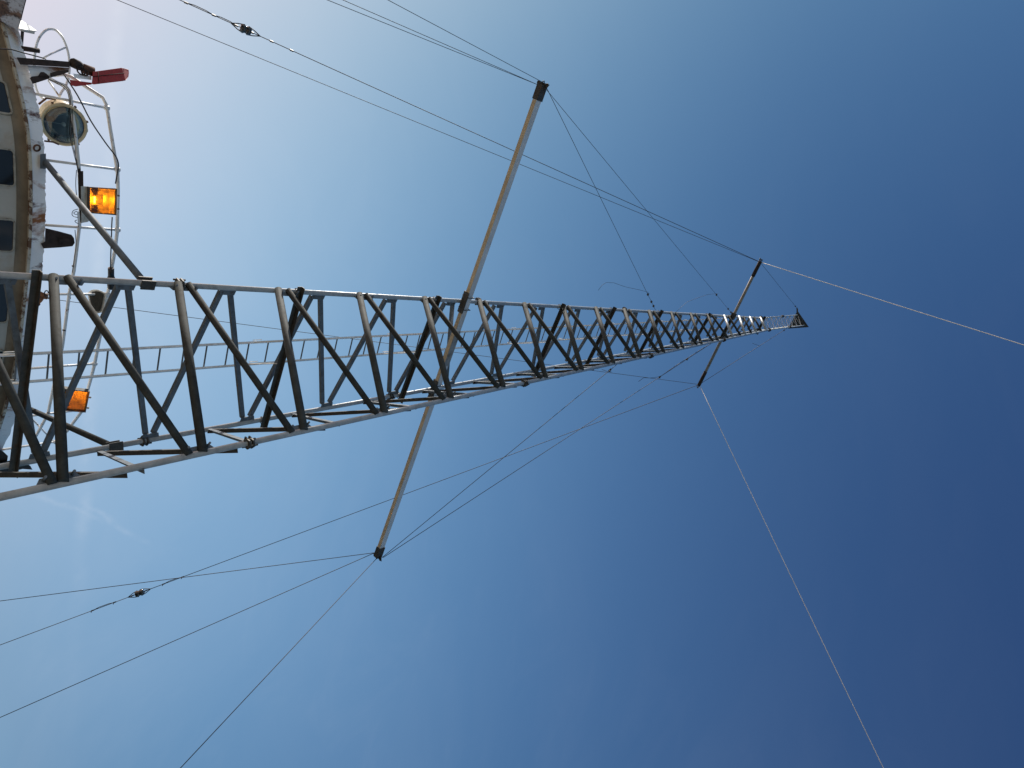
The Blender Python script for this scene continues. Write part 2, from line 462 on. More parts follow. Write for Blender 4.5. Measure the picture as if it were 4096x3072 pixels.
# welded plates where the front braces meet the legs
for i, xs, other in ((0, L0F, 1), (1, L1F, 0)):
    for k in range(1, len(xs) - 2):
        c = leg_px(i, xs[k])
        ax = nrm(leg(i, 10) - leg(i, 0)); inn = nrm(leg(other, 3) - leg(i, 3)); inn = nrm(inn - ax * (inn @ ax))
        hw = .17 if k < 6 else .12
        g = MB(); q = [c - ax * hw + inn * .02, c + ax * hw + inn * .02, c + ax * hw * .75 + inn * .075, c - ax * hw * .75 + inn * .075]
        g.prism([p + N01 * .002 for p in q], N01 * .009)
        for s_ in (-1, 1): g.lathe(c + ax * hw * .62 * s_ + inn * .055 + N01 * .004, N01, [(0, .012), (.072, .012)], 6)
        g.build('gusset_plate', 'galv_mid', mast)
up3 = V(0, 0, 1)
for k in range(len(L0B)):
    a, b = clampk(leg_px(0, L0B[k] + 12), 0), clampk(leg_px(2, L2B[k] - 8), 2)
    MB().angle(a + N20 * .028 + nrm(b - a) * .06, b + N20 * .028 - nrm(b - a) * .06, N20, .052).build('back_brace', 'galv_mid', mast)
    if k:
        a, b = clampk(leg_px(0, L0B[k] - 12), 0), clampk(leg_px(2, L2B[k - 1] + 12), 2)
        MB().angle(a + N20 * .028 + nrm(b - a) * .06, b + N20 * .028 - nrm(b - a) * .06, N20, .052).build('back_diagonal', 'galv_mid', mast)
    for i, xs, other in ((0, L0B, 2), (2, L2B, 0)):
        c = leg_px(i, xs[k])
        if c[2] > KINK[i][2] - .3: continue
        ax = nrm(leg(i, 10) - leg(i, 0)); inn = nrm(leg(other, 3) - leg(i, 3)); inn = nrm(inn - ax * (inn @ ax))
        g = MB()
        q = [c - ax * .10 + inn * .02, c + ax * .10 + inn * .02, c + ax * .085 + inn * .085, c - ax * .085 + inn * .085]
        g.prism([p - N20 * .004 for p in q], N20 * .010)
        for s_ in (-1, 1):
            g.lathe(c + ax * .055 * s_ + inn * .058 - N20 * .016, N20, [(0, .011), (.034, .011)], 6)
        g.build('gusset_plate', 'galv_mid', mast)
for k in range(len(L2S)):
    c, d = clampk(leg_px(2, L2S[k]), 2), clampk(leg_px(1, L1S[k]), 1)
    so, ex = (.020, .03) if k < 2 else (-.006, .0)
    w_s = .052 if k < 3 else (.048 if k < 10 else .036)
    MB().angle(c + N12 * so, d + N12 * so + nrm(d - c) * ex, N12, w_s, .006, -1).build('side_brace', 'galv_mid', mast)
    if k + 1 < len(L2S):
        d = clampk(leg_px(1, L1S[k + 1] - (45 if k < 3 else 12)), 1)
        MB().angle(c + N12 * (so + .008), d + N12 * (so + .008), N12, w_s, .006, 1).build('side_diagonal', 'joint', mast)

# horizontal bars clamped across legs 0 and 2, inside the mast
inner = -N20
CB = [(130, 42), (1182, 1045), (1733, 1592), (2235, 2127), (2440, 2337), (2630, 2545), (2824, 2763), (2917, 2873), (3045, 3022)]
CBP = []
for a_, b_ in CB:
    a, b = leg_px(0, a_), leg_px(2, b_)
    d = nrm(b - a); off = inner * .058
    w = .066
    m_ = MB(); m_.angle(a - d * .09 + off, b + d * .09 + off, inner, w, .007, 1)
    for p in (a, b):
        ax = nrm(leg(0, 8) - leg(0, 0))
        m_.ring(p + inner * .012, ax, .045, .006, 12, 6)
    m_.build('clamped_bar', 'joint', mast)
    CBP.append((a + off, b + off))

# bolted joints of the leg sections
for i, xs in ((0, (716, 1912, 2497, 3046)), (1, (992, 2095, 2600, 2893, 3075)), (2, (575, 1560, 2400, 3028))):
    for x_ in xs:
        c = leg_px(i, min(x_, 3040)) if x_ < 3040 else KINK[i]
        ax = nrm(leg(i, 10) - leg(i, 0)); out = nrm(V(*(c - (KINK[0] + KINK[1] + KINK[2]) / 3)[:2], 0)) if x_ > 3030 else nrm(V(*(c - MAST_C)[:2], 0))
        g = MB(); sd = nrm(np.cross(ax, out))
        for s_ in (-1, 1):
            q = c + ax * s_ * .022
            g.prism([q + sd * .052 - out * .045, q + sd * .05 + out * .035, q + out * .075, q - sd * .05 + out * .035, q - sd * .052 - out * .045], ax * .016)
        for q in ((.038, 0), (-.038, 0), (0, .055)):
            g.lathe(c + sd * q[0] + out * q[1] - ax * .055, ax, [(0, .010), (.13, .010)], 6)
        g.build('leg_joint', 'joint', mast)

# slender top section
TOPH = 3.95
for i in range(3):
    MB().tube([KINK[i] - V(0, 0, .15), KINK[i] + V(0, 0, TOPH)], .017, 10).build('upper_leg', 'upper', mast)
PS = TOPH / 8
for (i, j, n_) in ((0, 1, N01), (1, 2, N12), (2, 0, N20)):
    for k in range(8):
        za, zb = KINK[i] + V(0, 0, PS * k + .06), KINK[j] + V(0, 0, PS * k + .06)
        MB().tube([za, zb], .007, 6, cap=False).build('upper_strut', 'upper', mast)
        MB().tube([zb, za + V(0, 0, PS * .92)], .007, 6, cap=False).build('upper_diagonal', 'upper', mast)
TC = (KINK[0] + KINK[1] + KINK[2]) / 3 + V(0, 0, TOPH)
MB().prism([TC + (KINK[i] + V(0, 0, TOPH) - TC) * 1.62 for i in range(3)], (0, 0, .02)).build('top_plate', 'brown_steel', mast)
LUG = TC + (KINK[0] + V(0, 0, TOPH) - TC) * 1.9
MB().bar(LUG + V(.12, 0, -.01), LUG, V(0, 1, 0), .05, .014).build('top_lug', 'joint', mast)
MB().tube([TC, TC + V(0, 0, .78)], .014, 8).build('top_spike', 'upper', mast)
for i in (0, 1):
    g = MB(); c = KINK[i] + V(0, 0, 2.2)
    g.lathe(c, V(0, 0, 1), [(-.06, .03), (-.05, .045), (.05, .045), (.06, .03)], 8); g.build('leg_joint', 'joint', mast)

# ------------------------------------------------------------------ ladder on the back of the mast
ld = ray(4122, 1212)
lad_a = at_range(108, 1416, 8.2); db_ = ray(98, 1528); lad_b = CO + db_ * ((lad_a[1] + .13) / db_[1])
zt = KINK[0][2] - 1.6


def on_lad(p, z): return p + ld * ((z - p[2]) / ld[2])


ladder = thing('ladder', 'long narrow pale aluminium ladder running up behind the lattice mast', 'ladder', V(*on_lad(lad_a, .05)))
for p in (lad_a, lad_b):
    MB().bar(on_lad(p, .05), on_lad(p, zt), V(1, -.3, 0), .022, .036).build('rail', 'ladder', ladder)
z_ = .3; nr = 0
while z_ < zt:
    a, b = on_lad(lad_a, z_), on_lad(lad_b, z_)
    MB().tube([a + V(0, .012, 0), b + V(0, .012, 0)], .010, 7, cap=False).build('rung', 'galv_mid', ladder)
    z_ += .292; nr += 1
for a, b in CBP[:8]:
    for p in (lad_a, lad_b):
        q = on_lad(p, a[2])
        t = (q[0] - a[0]) / (b[0] - a[0]); s_ = a + (b - a) * t
        g = MB(); g.bar(s_ + V(0, .05, .03), q + V(0, .05, .0), V(1, 0, 0), .012, .045)
        g.bar(q + V(-.03, .02, .0), q + V(-.03, .03, .12), V(1, 0, 0), .01, .03)
        g.build('bracket', 'ladder', ladder)

# ------------------------------------------------------------------ spreader arms
A1 = near_line(leg_px(0, 1850) + inner * .09, leg_px(2, 1733) + inner * .09, 2159, 352)
arm_dir = nrm(leg_px(2, 1733) - leg_px(0, 1850))


def best_end(base, px, py):
    """where the sight line meets the vertical plane through the arm: the arm may tip a little"""
    nn = nrm(np.cross(arm_dir, V(0, 0, 1))); d = ray(px, py); t = ((base - CO) @ nn) / (d @ nn); return CO + d * t


b0 = leg_px(0, 1850) + inner * .10
A1 = best_end(b0, 2168, 345); B1 = best_end(b0, 1512, 2222)
b1 = leg_px(0, 2937) + inner * .07
arm_dir = nrm(leg_px(2, 2895) - leg_px(0, 2937))
A2 = best_end(b1, 3040, 1048); B2 = best_end(b1, 2797, 1538)
sp = thing('spreader_arm', 'long square grey spreader arm with tan underside crossing the mast', 'spreader arm', (A1 + B1) / 2,
           'spreader arms across the mast')
d = nrm(B1 - A1); side = nrm(np.cross(d, up3)); upv = np.cross(side, d)
if upv[2] < 0: upv = -upv
S = .094
SH, SW = .112, .070
MB().bar(A1, B1, upv, SH, SW).build('beam', 'alu', sp, bevel=.004)
MB().bar(A1 + d * .2, B1 - d * .2, side, SW - .006, .004, -upv * (SH / 2 + .003)).build('underside_strip', 'tan_strip', sp)  # separate tan strip under the beam between the end caps
for e, s_ in ((A1, 1), (B1, -1)):
    MB().bar(e - d * .02 * s_, e + d * .19 * s_, upv, SH + .014, SW + .024).build('end_cap', 'joint', sp)
    g = MB()
    for q in (-1, 1):
        g.ring(e + side * q * .075 - d * s_ * .03, upv, .024, .007, 14, 6)
    g.ring(e - d * s_ * .05, side, .022, .007, 14, 6)
    g.prism([e + side * .11 - d * s_ * .05, e + side * .03 + d * .08 * s_, e - side * .03 + d * .08 * s_, e - side * .11 - d * s_ * .05], upv * .012)
    g.build('end_shackle', 'joint', sp)
for i in (0, 2):
    c = near_line(A1, B1, *proj(leg_px(i, 1850 if i == 0 else 1733)))
    g = MB(); g.bar(c - d * .17, c + d * .17, side, .10, .012, -upv * (SH / 2 + .014))
    g.bar(c - d * .17, c + d * .17, upv, .06, .010, side * -.055 - upv * .040)
    g.build('clamp_plate', 'joint', sp)
    g = MB()
    for s_ in (-.10, .10):
        q = c + d * s_
        r_ = SH / 2 + .010
        g.tube([q - upv * r_ - side * r_, q + upv * r_ - side * r_, q + upv * r_ + side * r_, q - upv * r_ + side * r_, q - upv * r_ - side * r_], .007, 6)
    g.build('u_bolt', 'joint', sp)
c0, c1 = near_line(A1, B1, 1835, 1325), near_line(A1, B1, 1782, 1462)
MB().bar(c0, c1, upv, SH + .008, SW + .010).build('splice_sleeve', 'splice', sp)

sp2 = thing('spreader_arm', 'shorter round brown grey spreader arm near the top of the mast', 'spreader arm', (A2 + B2) / 2,
            'spreader arms across the mast')
d2 = nrm(B2 - A2)
MB().tube([A2, B2], .040, 12).build('beam', mat('brown_grey_steel', (.27, .245, .21), .6, .1, .25, 8), sp2)
for e, s_ in ((A2, 1), (B2, -1)):
    MB().tube([e - d2 * s_ * .03, e + d2 * s_ * .42], .050, 12).build('end_cap', 'rust_dark', sp2)
    g = MB(); g.ring(e - d2 * s_ * .05 + V(0, 0, -.05), V(0, 1, 0), .05, .012, 12, 6)
    g.lathe(e - d2 * s_ * .06 + V(0, 0, .05), V(0, 0, 1), [(-.03, .02), (.05, .02)], 8); g.build('end_shackle', 'joint', sp2)
for i in (0, 2):
    c = near_line(A2, B2, *proj(leg_px(i, 2937 if i == 0 else 2895)))
    MB().bar(c - d2 * .09, c + d2 * .09, up3, .13, .11).build('clamp_plate', 'joint', sp2)


# ------------------------------------------------------------------ wires
def wire(label, A, B, r=.004, material='wire', name='stay_wire', cat='wire', clips=(), insul=None, tail=None, double=(), group=None, sag=0.0, turnb=None):
    t = thing(name, label, cat, A, group)
    A = np.asarray(A, float); B = np.asarray(B, float)
    n_ = 14 if sag else 1
    pts = [A + (B - A) * k / n_ - V(0, 0, sag * 4 * (k / n_) * (1 - k / n_)) for k in range(n_ + 1)]
    if insul:
        ip = near_line(A, B, *insul); u = nrm(B - A); hl = .085
        # the strand stops at loops on each side of the insulator
        MB().tube([A, ip - u * hl * .2], r, 6).tube([ip + u * hl * .2, B], r, 6).build('strand', material, t)
        a_ = nrm(np.cross(u, V(0, 0, 1))); g = MB()
        g.lathe(ip, u, [(-.090, .042), (-.082, .062), (-.022, .068), (-.010, .058), (.010, .058), (.022, .068), (.082, .062), (.090, .042)], 16)
        g.build('insulator', 'porcelain', t)
        g = MB()
        for s_ in (-1, 1):
            for w_ in (-1, 1):
                g.tube([ip + u * s_ * .24, ip + u * s_ * .13 + a_ * w_ * .045, ip + u * s_ * .03 + a_ * w_ * .07], r * 1.3, 6)
        g.build('loop', material, t)
    else:
        MB().tube(pts, r, 6).build('strand', material, t)
    for (pa, pb) in double:
        p, q = near_line(A, B, *pa), near_line(A, B, *pb); u = nrm(np.cross(q - p, V(0, 0, 1)))
        MB().tube([p, p + (q - p) * .3 + u * .020, p + (q - p) * .7 + u * .018, q], r, 6).build('return_strand', material, t)
    for c in clips:
        p = near_line(A, B, *c); u = nrm(B - A)
        g = MB(); g.bar(p - u * .03, p + u * .03, V(0, 0, 1), .040, .024)
        g.lathe(p + V(0, 0, -.02), V(.5, -.6, -.6), [(0, .009), (.045, .009)], 6); g.build('wire_clip', 'joint', t)
    if tail:
        rr = math.hypot(*near_line(A, B, *tail[0])[:2])
        MB().tube([at_range(*p, rr) for p in tail], r * .8, 6).build('loose_tail', material, t)
    return t


def off_frame(A, px, py, rng, ext=1.3):
    P = at_range(px, py, rng); return A + (P - A) * ext


G = 'rigging wires of the mast'
A1L = A1 - d * .05; B1L = B1 + d * .05
shA = A1 + side * .085 * (1 if proj(A1 + side)[0] > proj(A1)[0] else -1); shB = B1 + side * .085 * (1 if proj(B1 + side)[0] > proj(B1)[0] else -1)
shAl = 2 * A1 - shA; shBl = 2 * B1 - shB
wire('leftmost of three wires from the long arm\'s upper end to the top edge', shAl, off_frame(shAl, 1310, 0, 7.6), group=G)
wire('middle of three wires from the long arm\'s upper end to the top edge', shAl + V(0, 0, .02), off_frame(shAl, 1372, 0, 7.8), group=G)
wire('rightmost of three wires from the long arm\'s upper end to the top edge', A1L, off_frame(A1L, 1552, 0, 7.2), group=G)
M0a, M0b = leg_px(0, 2626), leg_px(0, 2938)
wire('wire with long curled loose tail from long arm\'s upper end to the mast leg', M0a, shA, clips=[(2598, 1175), (2610, 1205), (2619, 1222)],
     tail=[(2598, 1176), (2590, 1168), (2560, 1160), (2500, 1147), (2455, 1131), (2425, 1130), (2408, 1141), (2393, 1161)], group=G)
wire('wire from long arm\'s upper end to the mast right beside the short arm', M0b, shA + V(0, 0, -.06), clips=[(2873, 1174), (2920, 1230), (2932, 1243)],
     tail=[(2873, 1174), (2830, 1178), (2790, 1192), (2750, 1207), (2725, 1228), (2703, 1249)], group=G)
wire('wire with dark insulator near the top edge, rising to the short arm', A2, off_frame(A2, 720, 0, 12.5), insul=(984, 115),
     clips=[(744, 14), (855, 62), (945, 102), (1008, 127), (1088, 160), (1168, 196)], double=[((744, 14), (855, 62)), ((855, 62), (945, 102))], r=.0070, group=G)
wire('thin wire without insulator running just below the insulated one at the top', A2 + V(0, 0, -.05), off_frame(A2, 470, 0, 13), r=.0056, group=G)
wire('short wire from the short arm to the mast\'s triangular top plate', LUG, A2, r=.0045, clips=[(3182, 1237), (3176, 1229)], group=G)
wire('thin wire from the short arm\'s lower end to the slender top section', KINK[1] + V(0, 0, 2.05), B2, r=.0062,
     clips=[(3138, 1323)], tail=[(3040, 1384), (3028, 1380), (3010, 1373)], group=G)
wire('long thin wire passing behind the mast and ladder towards the wheelhouse', B2, off_frame(B2, 233, 1200, 15, 1.1), r=.0056, group=G)
wire('wire with dark insulator at lower left, rising to the short arm', B2, off_frame(B2, 0, 2580, 19), insul=(558, 2373),
     clips=[(731, 2311), (655, 2337), (584, 2363), (532, 2386), (460, 2413), (372, 2446)], double=[((372, 2446), (460, 2413)), ((655, 2337), (731, 2311))], r=.0070, group=G)
wire('nearly level wire from the long arm\'s lower end to the left edge', shBl, off_frame(shBl, 0, 2404, 15), r=.0056, group=G)
wire('lowest wire reaching the left edge, from the long arm\'s lower end', shBl, off_frame(shBl, 0, 2870, 14.5), r=.0056, group=G)
wire('dark wire from the long arm\'s lower end down to the bottom edge', B1L, off_frame(B1L, 722, 3072, 10), r=.0056, group=G)
wire('wire from long arm\'s lower end to the near leg well below the short arm', leg_px(1, 2478), shB, r=.0052, clips=[(2446, 1488)],
     tail=[(2446, 1488), (2430, 1486), (2408, 1478)], group=G)
wire('twisted doubled wire from long arm\'s lower end to the mast under the short arm', leg_px(1, 2855), shB + V(0, 0, .05), r=.0055, clips=[(2638, 1507), (2750, 1438)],
     tail=[(2638, 1507), (2600, 1512), (2575, 1511), (2554, 1526)], double=[((2638, 1507), (2855, 1377))], group=G)
pr = at_z(4096, 1380, 20.5)
wire('pale rope from the upper end of the short arm overhead to the right edge', A2, A2 + (pr - A2) * 1.6, r=.0088, material='rope', name='aerial_rope', cat='rope', group='pale aerial ropes', sag=.05)
pr = at_z(3537, 3072, 18)
wire('pale rope from the lower end of the short arm running down to the bottom edge', B2, B2 + (pr - B2) * 1.5, r=.0075, material='rope', name='aerial_rope', cat='rope', group='pale aerial ropes', sag=.05)

# ------------------------------------------------------------------ wheelhouse
RZ = 5.6
rim_px = [(85, 160), (106, 235), (128, 318), (145, 385), (159, 448), (170, 510), (177, 564), (182, 640), (184, 715), (184, 790), (183, 850), (181, 905), (178, 1006),
          (170, 1093), (159, 1163), (147, 1282), (134, 1383), (119, 1452), (105, 1532), (72, 1650), (36, 1753), (11, 1800)]
rim = [at_z(*p, RZ)[:2] for p in rim_px]
rim = [V(-7.0, 13.2), V(-6.6, 12.3), V(-5.7, 11.35), V(-4.9, 10.85), V(-4.35, 10.58)] + rim + [rim[-1] + V(.55, 1.0), rim[-1] + V(.75, 2.4), rim[-1] + V(.75, 4.0)]
rim = np.array(rim)
for _ in range(1):
    rim[1:-1] = (rim[:-2] + 2 * rim[1:-1] + rim[2:]) / 4
tt = np.linspace(0, len(rim) - 1, 110)
rim = np.stack([np.interp(tt, np.arange(len(rim)), rim[:, i]) for i in (0, 1)], 1)


def offset_curve(c, off):
    t = np.gradient(c, axis=0); t /= np.linalg.norm(t, axis=1)[:, None]
    return c + np.stack([-t[:, 1], t[:, 0]], 1) * off      # positive = inwards (away from the camera)


def strip(c0, z0, c1, z1):
    n_ = len(c0); vs = [V(*p, z0) for p in c0] + [V(*p, z1) for p in c1]
    return vs, [[i, i + 1, n_ + i + 1, n_ + i] for i in range(n_ - 1)]


def on_curve(px, py, off=0.0, curve=None):
    """where a sight line crosses the upright surface that follows the rim"""
    c = offset_curve(rim if curve is None else curve, off) if off else rim
    dd = ray(px, py); u = dd[:2] / np.hypot(*dd[:2]); perp = V(-u[1], u[0])
    s_ = c @ perp; f_ = c @ u
    for i in range(len(c) - 1):
        if s_[i] * s_[i + 1] <= 0 and f_[i] > 0:
            w_ = s_[i] / (s_[i] - s_[i + 1] + 1e-12); t = f_[i] + (f_[i + 1] - f_[i]) * w_
            return CO + dd * (t / np.hypot(*dd[:2]))
    return CO + dd * (f_.mean() / np.hypot(*dd[:2]))


wh = thing('wheelhouse', 'white rust streaked ship wheelhouse with curved overhanging roof edge and dark windows', 'wheelhouse', (-2, 12, 0))
EAVE, WALL = .178, .125
wall_c = offset_curve(rim, WALL)
mb = MB(); back = [V(wall_c[-1][0], 17.5), V(wall_c[0][0], 17.5)]
loop = list(wall_c) + back; n_ = len(loop)
zs = [0.0, 5.02, RZ - EAVE + .12]
for k in range(2):
    vs = [V(*p, zs[k]) for p in loop] + [V(*p, zs[k + 1]) for p in loop]
    mb.add(vs, [[i, (i + 1) % n_, n_ + (i + 1) % n_, n_ + i] for i in range(n_)])
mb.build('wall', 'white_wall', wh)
# coved soffit between wall and roof edge
mb = MB(); cs = []
for k in range(9):
    a_ = math.pi / 2 * k / 8                                     # from level at the roof edge to upright at the wall
    cs.append((offset_curve(rim, .026 + (WALL - .032) * math.sin(a_)), RZ - EAVE + .004 - .11 * (1 - math.cos(a_))))
nr_ = len(rim)
mb.add([V(*p, z__) for c_, z__ in cs for p in c_], [[q * nr_ + i, q * nr_ + i + 1, (q + 1) * nr_ + i + 1, (q + 1) * nr_ + i] for q in range(8) for i in range(nr_ - 1)], True)
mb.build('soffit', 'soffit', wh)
c2 = offset_curve(rim, .025)
# the plate edge is eaten by rust, so its top line is ragged
fq = np.linspace(0, len(rim) - 1, 620); rg = random.Random(4); wob = []; lv = 0
for i in range(len(fq)):
    lv = lv * .72 + rg.uniform(-.0042, .0042) + (-.010 if rg.random() < .035 else 0); wob.append(lv)
fa = np.stack([np.interp(fq, np.arange(len(rim)), rim[:, i]) for i in (0, 1)], 1); fb = offset_curve(fa, .025); nf = len(fa)
vs = [V(*p, RZ - EAVE) for p in fa] + [V(*p, RZ + w_) for p, w_ in zip(fa, wob)] + [V(*p, RZ + w_) for p, w_ in zip(fb, wob)] + [V(*p, RZ - EAVE) for p in fb]
mb = MB(); mb.add(vs, [[q * nf + i, q * nf + i + 1, (q + 1) % 4 * nf + i + 1, (q + 1) % 4 * nf + i] for q in range(4) for i in range(nf - 1)])
mb.build('fascia', 'white', wh)
c0 = offset_curve(rim, -.014)
jit = [random.Random(4).uniform(-.004, .006) for _ in range(len(rim))]
rr_ = random.Random(4)
mb = MB(); lo = RZ - EAVE - .012; hi = lo + .036
mb.add(*strip(c0, hi, c0, lo)); mb.add(*strip(c0, hi, rim, hi)); mb.add(*strip(c0, lo, c2, lo)); mb.build('drip_edge', 'lip', wh)
roof = offset_curve(rim, .03); n_ = len(roof) + 2
MB().add([V(*p, RZ - .03) for p in roof] + [V(roof[-1][0], 17.6, RZ - .03), V(roof[0][0], 17.6, RZ - .03)], [list(range(n_))]).build('roof', 'roofing', wh)


def wall_pt(px, py): return on_curve(px, py, WALL)


for (xa, y0_, xb, y1_, hgt) in ((26, 336, 30, 456, .62), (52, 604, 50, 742, .66), (50, 881, 49, 1002, .66), (33, 1133, 28, 1284, .66), (6, 1400, -8, 1520, .6)):
    a, b = wall_pt(xa, y0_), wall_pt(xb, y1_)
    zt_ = (a[2] + b[2]) / 2; a[2] = b[2] = zt_
    t = nrm(b - a); nn = nrm(np.cross(t, up3)); nn = nn if nn[1] < 0 else -nn
    a = a + nn * .012; b = b + nn * .012

    def rr(m_, zoff):
        W = np.linalg.norm(b - a) / 2 + m_; Hh = hgt / 2 + m_; c = (a + b) / 2 - up3 * hgt / 2 + nn * zoff; R_ = .035 + m_; out = []
        for cx, cz, a0 in ((W - R_, Hh - R_, 0), (-W + R_, Hh - R_, 90), (-W + R_, -Hh + R_, 180), (W - R_, -Hh + R_, 270)):
            for q in range(6):
                an = math.radians(a0 + q * 18); out.append(c + t * (cx + R_ * math.cos(an)) + up3 * (cz + R_ * math.sin(an)))
        return out
    o_, i_ = rr(.022, .018), rr(0, .018)
    bk = rr(.022, -.02); ib = rr(0, -.004); n_ = len(o_); g = MB()
    g.add(o_ + i_, [[k, (k + 1) % n_, n_ + (k + 1) % n_, n_ + k] for k in range(n_)])
    g.add(o_ + bk, [[k, (k + 1) % n_, n_ + (k + 1) % n_, n_ + k] for k in range(n_)])
    g.add(i_ + ib, [[k, (k + 1) % n_, n_ + (k + 1) % n_, n_ + k] for k in range(n_)])
    wf = g.build('window', 'rubber_frame', wh)
    MB().add(rr(.004, .006), [list(range(n_))]).build('pane', 'window', wf)

# pad eye, strut mount and rust lumps on the roof edge
c = on_curve(148, 592, -.02); MB().ring(c, V(.5, -.8, .2), .038, .011, 18, 7).build('pad_eye', 'rust', wh)


def slab(pxs, thick, off=0.0):
    """polygon standing at the roof edge, with real thickness away from the viewer"""
    P = [on_curve(x_, y_, off) for x_, y_ in pxs]; c_ = sum(P) / len(P)
    return P, nrm(c_ - CO) * thick


def add_slab(mb, pxs, thick, off=0.0):
    P, t = slab(pxs, thick, off); mb.prism(P, t); return mb


add_slab(MB(), [(161, 617), (184, 614), (184, 676), (160, 674)], .05, -.06).build('strut_mount', 'galv_mid', wh)
add_slab(MB(), [(138, 1168), (160, 1164), (174, 1171), (192, 1180), (195, 1192), (187, 1198), (176, 1196), (168, 1207), (158, 1216), (150, 1208), (137, 1212)], .10, -.05).build('rusted_bracket', 'rust_orange', wh)
add_slab(MB(), [(137, 1212), (160, 1210), (162, 1219), (152, 1228), (132, 1226)], .06, -.03).build('rusted_bracket', 'rust', wh)
g = MB(); add_slab(g, [(181, 912), (235, 925), (286, 939), (296, 952), (299, 972), (290, 985), (240, 990), (174, 994), (163, 974), (179, 967)], .03, -.02)
add_slab(g, [(236, 958), (262, 952), (292, 962), (292, 968), (262, 966), (238, 972)], .02, -.05)
add_slab(g, [(181, 912), (286, 939), (286, 946), (181, 921)], .12, -.03)
g.build('rusted_flap', 'rust_dark', wh)
g = MB(); add_slab(g, [(-20, 1796), (11, 1804), (32, 1824), (28, 1851), (-20, 1878)], .2, -.1)
add_slab(g, [(56, 1838), (72, 1834), (89, 1843), (122, 1864), (130, 1879), (91, 1876), (56, 1884), (-20, 1900), (-20, 1856)], .15, -.12); g.build('rusted_flap', 'rust_dark', wh)
# wing bulwark at the top left corner
add_slab(MB(), [(-60, -60), (112, -60), (99, 8), (88, 50), (82, 88), (74, 112), (76, 140), (84, 178), (64, 141), (39, 112), (12, 88), (-60, 60)], .06, -.06).build('wing_bulwark', 'panel', wh)
add_slab(MB(), [(98, -60), (119, -60), (104, 5), (93, 48), (85, 82), (78, 80), (84, 44), (90, 8)], .10, -.04).build('bulwark_edge', 'rust_dark', wh)

# ------------------------------------------------------------------ roof railing
st = [((143, 376), (427, 423)), ((188, 641), (470, 683)), ((181, 900), (470, 923)), ((174, 1177), (430, 1181)), ((116, 1474), (378, 1459)),
      ((83, 1668), (325, 1646)), ((11, 1798), (222, 1769))]
rl = thing('roof_railing', 'chipped white two bar pipe railing along the curved wheelhouse roof', 'railing', V(*on_curve(188, 641)[:2], RZ))
bases, tops = [], []
for b_, t_ in st:
    B = on_curve(*b_, .02); B[2] = RZ - .02
    best = min((abs(proj(B + V(0, 0, h_))[0] - t_[0]), h_) for h_ in np.arange(.3, 2, .005)); T = B + V(0, 0, best[1])
    bases.append(B); tops.append(T)
    g = MB().tube([B, T], .017, 10); g.lathe(T, up3, [(-.036, .020), (-.028, .031), (.028, .031), (.036, .020)], 10); g.build('stanchion', 'rail', rl)


def spline(pts, n_=6):
    pts = [np.asarray(p, float) for p in pts]; out = []
    P = [2 * pts[0] - pts[1]] + pts + [2 * pts[-1] - pts[-2]]
    for i in range(1, len(P) - 2):
        for k in range(n_):
            t = k / n_; a, b, c, e = P[i - 1:i + 3]
            out.append(.5 * ((2 * b) + (-a + c) * t + (2 * a - 5 * b + 4 * c - e) * t * t + (-a + 3 * b - 3 * c + e) * t ** 3))
    return out + [pts[-1]]


def rc(lst, off=.02): return [on_curve(x_, y_, off) for x_, y_ in lst]


top_px = [(215, 301), (250, 297), (284, 307), (345, 348), (412, 391), (427, 423), (442, 520), (457, 610), (470, 683), (472, 760), (470, 850), (469, 923), (460, 1000), (446, 1075), (440, 1130),
          (430, 1181), (407, 1310), (378, 1459), (362, 1520), (325, 1648), (268, 1724), (222, 1769)]
mid_px = [(188, 307), (195, 313), (232, 332), (262, 343), (276, 362), (284, 390), (287, 434), (297, 500), (309, 600), (315, 659), (320, 750), (322, 850), (317, 909), (305, 1010), (296, 1080), (277, 1174), (250, 1383), (224, 1500), (192, 1655), (159, 1717), (123, 1781)]
MB().tube(rc(top_px), .0235, 10).build('top_rail', 'rail', rl)
MB().tube(rc(mid_px), .0215, 10).build('mid_rail', 'rail', rl)
MB().tube(rc([(86, 1632), (150, 1698), (222, 1774)], .06), .014, 8).build('brace', 'rail', rl)

hoop = thing('hoop_rail', 'bent white pipe hoop with rust spots standing at the corner of the roof', 'railing', V(*on_curve(141, 335, .25)))
hp = [(182, 402), (162, 385), (148, 362), (141, 335), (137, 280), (139, 222), (146, 180), (155, 155), (169, 134), (185, 120), (203, 116), (219, 119), (232, 128), (249, 148), (261, 172), (270, 199), (276, 228), (278, 270), (274, 310), (262, 345), (246, 368), (237, 386)]
MB().tube(spline(rc(hp, .25), 3), .016, 10).build('hoop', 'rail', hoop)
MB().tube(rc([(170, 234), (205, 215), (262, 190)], .25), .012, 8).build('brace', 'rail', hoop)
MB().tube(rc([(193, 322), (238, 387)], .25), .012, 8).build('brace', 'rail', hoop)

